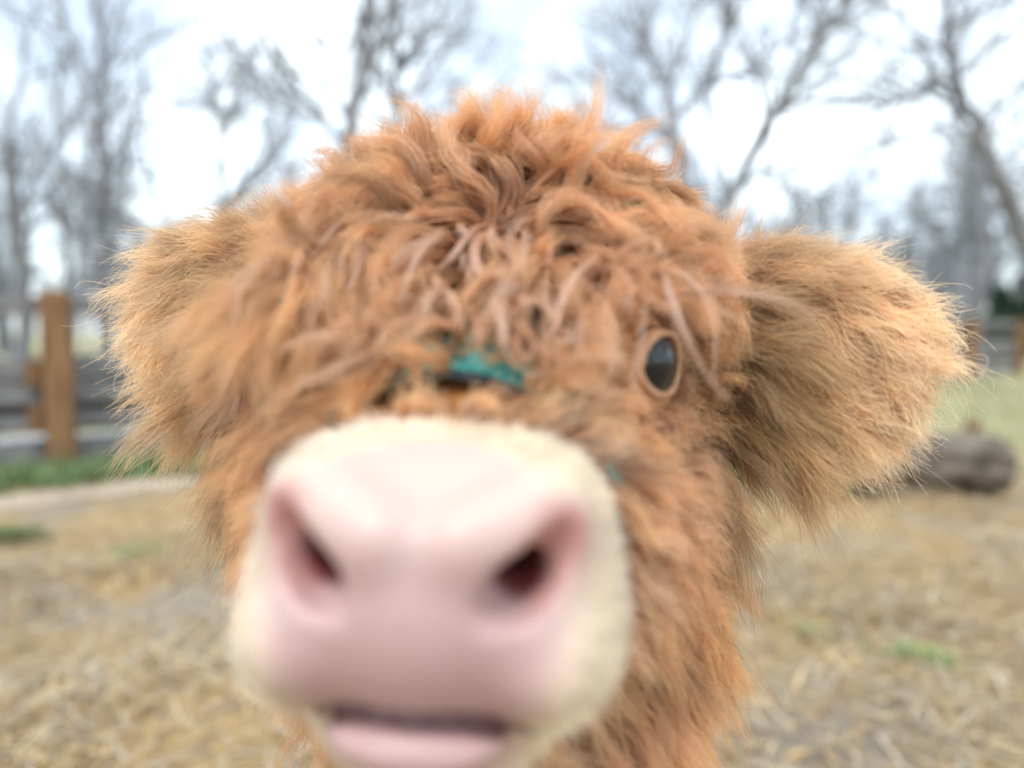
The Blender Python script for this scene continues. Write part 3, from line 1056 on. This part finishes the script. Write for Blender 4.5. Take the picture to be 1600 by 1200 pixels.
# ---- fur
def hair_material(name, root, tip, rough=0.34, gloss=0.10):
    m = bpy.data.materials.new(name)
    m.use_nodes = True
    t = m.node_tree
    t.nodes.clear()
    N, L = t.nodes, t.links
    out = N.new('ShaderNodeOutputMaterial')
    hi = N.new('ShaderNodeHairInfo')
    at = N.new('ShaderNodeAttribute')
    at.attribute_name = 'tint'
    r = N.new('ShaderNodeMix')
    r.data_type = 'RGBA'
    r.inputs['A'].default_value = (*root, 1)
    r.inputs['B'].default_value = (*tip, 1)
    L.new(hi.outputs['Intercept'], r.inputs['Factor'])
    mu = N.new('ShaderNodeMix')
    mu.data_type = 'RGBA'
    mu.blend_type = 'MULTIPLY'
    mu.inputs['Factor'].default_value = 1
    L.new(r.outputs['Result'], mu.inputs['A'])
    L.new(at.outputs['Color'], mu.inputs['B'])
    df = N.new('ShaderNodeBsdfDiffuse')
    tl = N.new('ShaderNodeBsdfTranslucent')
    gl = N.new('ShaderNodeBsdfHair')
    gl.component = 'Reflection'
    gl.inputs['Color'].default_value = (1.0, 0.93, 0.90, 1)
    gl.inputs['RoughnessU'].default_value = rough
    gl.inputs['RoughnessV'].default_value = 0.6
    L.new(mu.outputs['Result'], df.inputs['Color'])
    L.new(mu.outputs['Result'], tl.inputs['Color'])
    m1 = N.new('ShaderNodeMixShader')
    m1.inputs['Fac'].default_value = 0.36
    L.new(df.outputs['BSDF'], m1.inputs[1])
    L.new(tl.outputs['BSDF'], m1.inputs[2])
    m2 = N.new('ShaderNodeMixShader')
    m2.inputs['Fac'].default_value = gloss
    L.new(m1.outputs['Shader'], m2.inputs[1])
    L.new(gl.outputs['BSDF'], m2.inputs[2])
    L.new(m2.outputs['Shader'], out.inputs['Surface'])
    return m
FT = BF[:, [0, 1, 2, 0, 2, 3]].reshape(-1, 3)
FTA = np.linalg.norm(np.cross(BV[FT[:, 1]] - BV[FT[:, 0]], BV[FT[:, 2]] - BV[FT[:, 0]]), axis=1) / 2
FTC = BV[FT].mean(1)
FTH = w2h(FTC)
def scatter(mask, n, rg):
    wgt = FTA * mask
    i = rg.choice(len(FT), n, p=wgt / wgt.sum())
    a, b = rg.uniform(0, 1, (2, n))
    sw = a + b > 1
    a[sw], b[sw] = 1 - a[sw], 1 - b[sw]
    T = BV[FT[i]]
    return T[:, 0] + (T[:, 1] - T[:, 0]) * a[:, None] + (T[:, 2] - T[:, 0]) * b[:, None]
def nearest(p, q):
    from mathutils.kdtree import KDTree
    k = KDTree(len(q))
    for i, v in enumerate(q):
        k.insert(v, i)
    k.balance()
    return np.array([k.find(v)[1] for v in p])
def guides(root, d0, length, nseg, grav, jit, curl, waves, rg, keep=0.003, stiff=1.0, lift=0.0):
    """one path per root; follows d0, sags, curls and stays outside the skin"""
    n = len(root)
    P = np.zeros((n, nseg + 1, 3))
    P[:, 0] = root
    d = unit(d0)
    st = (length / nseg)[:, None]
    for i in range(nseg):
        d = unit(d + np.array((0, 0, -1.0)) * (grav / nseg)[:, None] + rg.normal(0, jit, (n, 3)))
        p = P[:, i] + d * st
        s = sdf_at(p)
        g = sdf_grad(p)
        need = keep + lift * (i + 1) / nseg
        push = np.clip(need - s, 0, 0.02)
        p = p + g * push[:, None]
        P[:, i + 1] = p
        d = unit(p - P[:, i])
    # curl: a helix of growing radius round the path
    t = unit(np.gradient(P, axis=1))
    ref = unit(rg.normal(0, 1, (n, 1, 3)))
    a = unit(np.cross(t, np.broadcast_to(ref, t.shape)))
    b = np.cross(t, a)
    s = np.linspace(0, 1, nseg + 1)[None]
    ph = rg.uniform(0, 6.28, (n, 1)) + s * 6.28 * waves[:, None] * np.where(rg.uniform(0, 1, (n, 1)) < .5, 1, -1)
    amp = curl[:, None] * np.minimum(s * 2.2, 1)
    P = P + amp[..., None] * (np.cos(ph)[..., None] * a + np.sin(ph)[..., None] * b) - 0
    P = P - (P[:, :1] - root[:, None])
    return P
def fur(name, root, clump_root, GP, mat, rg, clump=0.75, frizz=0.002, rad_=(.00022, .00004), lenvar=0.3, tint=None, cexp=1.0, fly=0.06, grow=None):
    """children round the guide paths"""
    n = len(root)
    idx = nearest(root, clump_root)
    K = GP.shape[1]
    s = np.linspace(0, 1, K)
    off = root - clump_root[idx]
    g = GP[idx] - GP[idx][:, :1]
    cl = clump * rg.uniform(0.75, 1.15, n)
    loose = rg.uniform(0, 1, n) < fly
    cl[loose] = 0.0
    cl = np.clip(cl, 0, 1)
    P = root[:, None] + g - off[:, None] * (cl[:, None] * s[None] ** cexp)[..., None]
    # length variation: reparametrise along the path
    f = np.clip(1 - np.abs(rg.normal(0, lenvar, n)), 0.35, 1.0)
    f[loose] = np.clip(f[loose] * 1.12, 0, 1)
    q = s[None] * f[:, None] * (K - 1)
    i0 = np.minimum(q.astype(int), K - 2)
    u = (q - i0)[..., None]
    r = np.arange(n)[:, None]
    P = P[r, i0] * (1 - u) + P[r, i0 + 1] * u
    # frizz: smooth random offsets growing towards the tip
    fz = rg.normal(0, 1, (n, 2, 3)) * frizz * np.where(loose, 1.9, 1.0)[:, None, None]
    ph = rg.uniform(0, 6.28, (n, 1))
    P = P + (s ** 1.3)[None, :, None] * (fz[:, :1] + fz[:, 1:] * np.sin(ph + 5.0 * s[None])[..., None])
    cu = bpy.data.hair_curves.new(name)
    cu.add_curves([K] * n)
    cu.attributes['position'].data.foreach_set('vector', (P - CALF_O).astype(np.float32).ravel())
    ra = cu.attributes.get('radius') or cu.attributes.new('radius', 'FLOAT', 'POINT')
    rr = rad_[0] + (rad_[1] - rad_[0]) * s ** 1.5
    ra.data.foreach_set('value', np.tile(rr, n).astype(np.float32))
    tn = np.ones((n, 4), np.float32)
    v = rg.normal(1, 0.13, len(clump_root))[idx] * rg.normal(1, 0.12, n)
    v = v * (1 + 0.22 * nse3(root, 38, 12) + 0.10 * nse3(root, 110, 13))
    tn[:, :3] = np.clip(v, 0.45, 1.35)[:, None]
    tn[:, 2] *= 1 + 0.15 * nse3(root, 25, 14)
    if tint is not None:
        tn[:, :3] *= tint
    at = cu.attributes.new('tint', 'FLOAT_COLOR', 'CURVE')
    at.data.foreach_set('color', np.clip(tn, 0, 1.6).ravel())
    cu.materials.append(mat)
    o = bpy.data.objects.new(name, cu)
    COL.objects.link(o)
    o.parent = CALF
    return o
GINGER = hair_material('ginger_hair', (0.37, 0.14, 0.043), (0.91, 0.57, 0.30), gloss=0.08)  # natural paler tips; roots darkened beyond that to paint shade between locks
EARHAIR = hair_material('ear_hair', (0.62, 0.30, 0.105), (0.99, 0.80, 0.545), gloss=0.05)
STRAND = hair_material('wet_strand', (0.40, 0.17, 0.06), (0.74, 0.45, 0.25), 0.25, 0.22)
CREAM = hair_material('cream_hair', (0.82, 0.72, 0.57), (0.90, 0.82, 0.68), gloss=0.03)

hx, hy, hz_ = FTH.T
ax_ = np.abs(hx)
eye_d = np.min([np.linalg.norm(FTC - c, axis=1) for c, o in EYES], axis=0)
no_eye = eye_d > .0190
_c, _o = EYES[0]                                   # the open eye: no roots in front of it
_t = (FTC - _c) @ _o
no_eye &= ~((_t > -.006) & (np.linalg.norm(FTC - _c - _t[:, None] * _o, axis=1) < .0212))
def near_eye(p):
    return np.interp(np.linalg.norm(p - _c, axis=1), [.024, .032, .050], [.22, .40, 1.0])
m_ear = (ax_ > .116) & (hz_ > .025) & (hy > .15) & (hy < .30)
m_pad = zone_pad(FTH) > .35
m_cream = (zone_cream(FTH) > .5) * np.clip(1 - 1.6 * zone_pad(FTH), 0, 1)
m_head = hy < .29
fore_line = np.interp(hy, [.09, .12, .16, .22], [.115, .082, .07, .06])
m_fore = m_head & ~m_ear & (hz_ > fore_line) & (hy > .085) & no_eye & ~((ax_ > .075) & (hz_ < .105) & (hy < .165)) & ~((hx > .05) & (hz_ < .118) & (hy < .15))
m_face = m_head & ~m_ear & ~m_fore & (zone_cream(FTH) <= .5) & ~m_pad & ~((hx > -.056) & (hx < .010) & (hz_ > .025) & (hy > .056) & (hy < .096)) & no_eye & (FTC[:, 1] < .62)
m_neck = ~m_head & (FTC[:, 1] < .80) & (FTC[:, 2] > .45)
m_trunk = ~m_head & ~m_neck & (FTC[:, 2] > .08)
deep_in = (sdf_at(FTC + sdf_grad(FTC) * .01) > .004)

def make(name, mask, n, m, fdir, length, mat, nseg=7, grav=1.0, jit=0.06, curl=0.0, waves=1.0, seed=1, out=0.5, tintf=None, lift=0.0, keep=.003, **kw):
    rg = np.random.default_rng(seed)
    mask = mask * deep_in
    root = scatter(mask, n, rg)
    cr_ = root[rg.choice(n, m, replace=False)]
    nrm = sdf_grad(cr_)
    fd = fdir(w2h(cr_), cr_, rg)
    fd = fd - nrm * (fd * nrm).sum(1, keepdims=True)
    d0 = unit(fd) + nrm * (out(w2h(cr_))[:, None] if callable(out) else out)
    ln = length(w2h(cr_), cr_) * rg.uniform(0.75, 1.2, m) * near_eye(cr_)
    q = lambda v: v(w2h(cr_)) if callable(v) else np.full(m, v, float)
    GP = guides(cr_, d0, ln, nseg, q(grav), jit, q(curl) * rg.uniform(.5, 1.3, m), q(waves) * rg.uniform(.7, 1.3, m), rg, keep, 1.0, lift)
    tint = tintf(w2h(root), rg) if tintf else None
    return fur(name, root, cr_, GP, mat, rg, tint=tint, **kw)
rotv = lambda v: np.asarray(v, float) @ HR.T
WHORL = np.array((.004, .135, .150))
def d_fore(h, p, rg):
    d = h - WHORL
    d = unit(d + (0, .0, -.006))
    sw = np.stack([nse3(h, 55, 31), nse3(h, 55, 32), nse3(h, 55, 33)], -1)
    d = d + 1.1 * sw + rg.normal(0, 0.30, d.shape)
    return rotv(d)
def d_strand(h, p, rg):
    d = np.stack([h[:, 0] * 5 + rg.normal(0, .5, len(h)), np.full(len(h), -.5), np.full(len(h), -.7)], -1)
    return rotv(d)
def d_brow(h, p, rg):
    d = np.stack([-.05 + rg.normal(0, .22, len(h)), np.full(len(h), -.6), np.full(len(h), -.9)], -1)
    return rotv(d)
def d_face(h, p, rg):
    sx = np.sign(h[:, 0])
    v = np.stack([sx * (0.35 + 3 * np.abs(h[:, 0])), np.full(len(h), .55), -.35 - 3.5 * np.clip(.05 - h[:, 2], 0, .2)], -1)
    return rotv(v + rg.normal(0, .12, v.shape))
def d_ear(sx):
    def f(h, p, rg):
        v = np.stack([np.full(len(h), sx * 1.0), -.05 + 0 * h[:, 0], np.clip((h[:, 2] - .085) * 7, -1.3, .45) - .1], -1)
        return rotv(v + rg.normal(0, .11, v.shape))
    return f
def d_neck(h, p, rg):
    sx = h[:, 0] / .12
    v = np.stack([sx * .45, np.full(len(h), .25), np.full(len(h), -1.0)], -1)
    return v + rg.normal(0, .15, v.shape)
def d_trunk(h, p, rg):
    v = np.stack([p[:, 0] * 1.5, np.full(len(h), .5), np.full(len(h), -.9)], -1)
    return v + rg.normal(0, .15, v.shape)
def d_cream(h, p, rg):
    v = np.stack([h[:, 0] * 12, np.full(len(h), .8), -.3 + h[:, 2] * 4], -1)
    return rotv(v + rg.normal(0, .1, v.shape))

rg_len = np.random.default_rng(9)
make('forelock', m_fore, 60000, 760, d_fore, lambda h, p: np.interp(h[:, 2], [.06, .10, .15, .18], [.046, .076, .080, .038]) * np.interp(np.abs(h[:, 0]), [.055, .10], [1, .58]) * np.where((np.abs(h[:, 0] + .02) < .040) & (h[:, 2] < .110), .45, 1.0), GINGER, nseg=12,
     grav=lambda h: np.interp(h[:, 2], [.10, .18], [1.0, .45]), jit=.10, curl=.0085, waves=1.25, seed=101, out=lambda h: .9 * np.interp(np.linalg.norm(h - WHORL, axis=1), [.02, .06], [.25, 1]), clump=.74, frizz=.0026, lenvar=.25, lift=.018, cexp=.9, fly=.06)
make('forelock_strand', m_fore & (hz_ > .075) & (hz_ < .145) & (hy < .2) & (hx < .07), 3800, 170, d_strand, lambda h, p: np.interp(h[:, 2], [.07, .12, .17], [.060, .115, .125]) * rg_len.uniform(.6, 1.15, len(h)), STRAND, nseg=18, grav=2.0, jit=.10,
     curl=.0085, waves=.9, seed=111, out=1.0, clump=.96, frizz=.0011, lenvar=.25, lift=.032, cexp=.32, fly=.02, rad_=(.0002, .00005))
make('brow_tuft', m_head & (hx < -.05) & (hx > -.112) & (hz_ > .088) & (hz_ < .135) & (hy > .085) & (hy < .16), 14000, 120, d_brow, lambda h, p: np.full(len(h), .078), GINGER, nseg=11, grav=1.5, jit=.05,
     curl=.004, waves=.8, seed=112, out=.7, clump=.5, frizz=.003, lenvar=.25, lift=.012)
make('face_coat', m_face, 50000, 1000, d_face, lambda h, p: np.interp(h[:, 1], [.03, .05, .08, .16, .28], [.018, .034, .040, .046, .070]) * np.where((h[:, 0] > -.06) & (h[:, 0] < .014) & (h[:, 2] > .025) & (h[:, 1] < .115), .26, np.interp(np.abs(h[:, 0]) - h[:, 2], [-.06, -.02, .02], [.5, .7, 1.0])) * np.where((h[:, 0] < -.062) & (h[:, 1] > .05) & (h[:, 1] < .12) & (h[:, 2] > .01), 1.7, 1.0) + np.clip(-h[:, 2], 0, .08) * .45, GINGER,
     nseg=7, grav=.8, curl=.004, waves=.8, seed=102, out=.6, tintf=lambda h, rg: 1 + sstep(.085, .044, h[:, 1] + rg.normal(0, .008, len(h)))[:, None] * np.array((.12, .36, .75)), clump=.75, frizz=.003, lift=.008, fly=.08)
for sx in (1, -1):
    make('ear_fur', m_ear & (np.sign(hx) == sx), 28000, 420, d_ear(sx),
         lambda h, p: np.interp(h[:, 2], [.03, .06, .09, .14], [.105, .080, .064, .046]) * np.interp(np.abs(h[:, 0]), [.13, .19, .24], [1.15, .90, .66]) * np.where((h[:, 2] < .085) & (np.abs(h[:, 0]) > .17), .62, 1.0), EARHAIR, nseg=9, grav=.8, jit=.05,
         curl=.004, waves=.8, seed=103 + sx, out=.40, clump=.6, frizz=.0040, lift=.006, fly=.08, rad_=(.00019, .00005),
         tintf=lambda h, rg: np.interp(np.abs(h[:, 0]), [.115, .15, .24], [.46, .86, 1.04])[:, None] * np.stack([np.ones(len(h)), np.interp(np.abs(h[:, 0]), [.12, .2], [.86, 1]), np.interp(np.abs(h[:, 0]), [.12, .2], [.72, 1])], -1))  # orange base, darkened further to paint the shadow between ear and mop
make('muzzle_fuzz', m_cream, 6000, 900, d_cream, lambda h, p: np.full(len(h), .0045), CREAM, nseg=3, grav=.2, seed=105, out=.5, clump=.2, frizz=.0012, rad_=(.00014, .00004), keep=.0015)
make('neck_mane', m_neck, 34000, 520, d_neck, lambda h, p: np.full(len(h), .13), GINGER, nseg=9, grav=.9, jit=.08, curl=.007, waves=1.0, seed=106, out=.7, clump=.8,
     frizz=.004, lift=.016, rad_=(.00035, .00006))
make('trunk_coat', m_trunk, 16000, 800, d_trunk, lambda h, p: np.interp(p[:, 2], [.08, .2, .5, .6], [.02, .03, .06, .07]), GINGER, nseg=5, grav=1.0, jit=.08, curl=.004, waves=1, seed=107, out=.5, clump=.75,
     frizz=.004, lift=.008, rad_=(.0008, .00015))
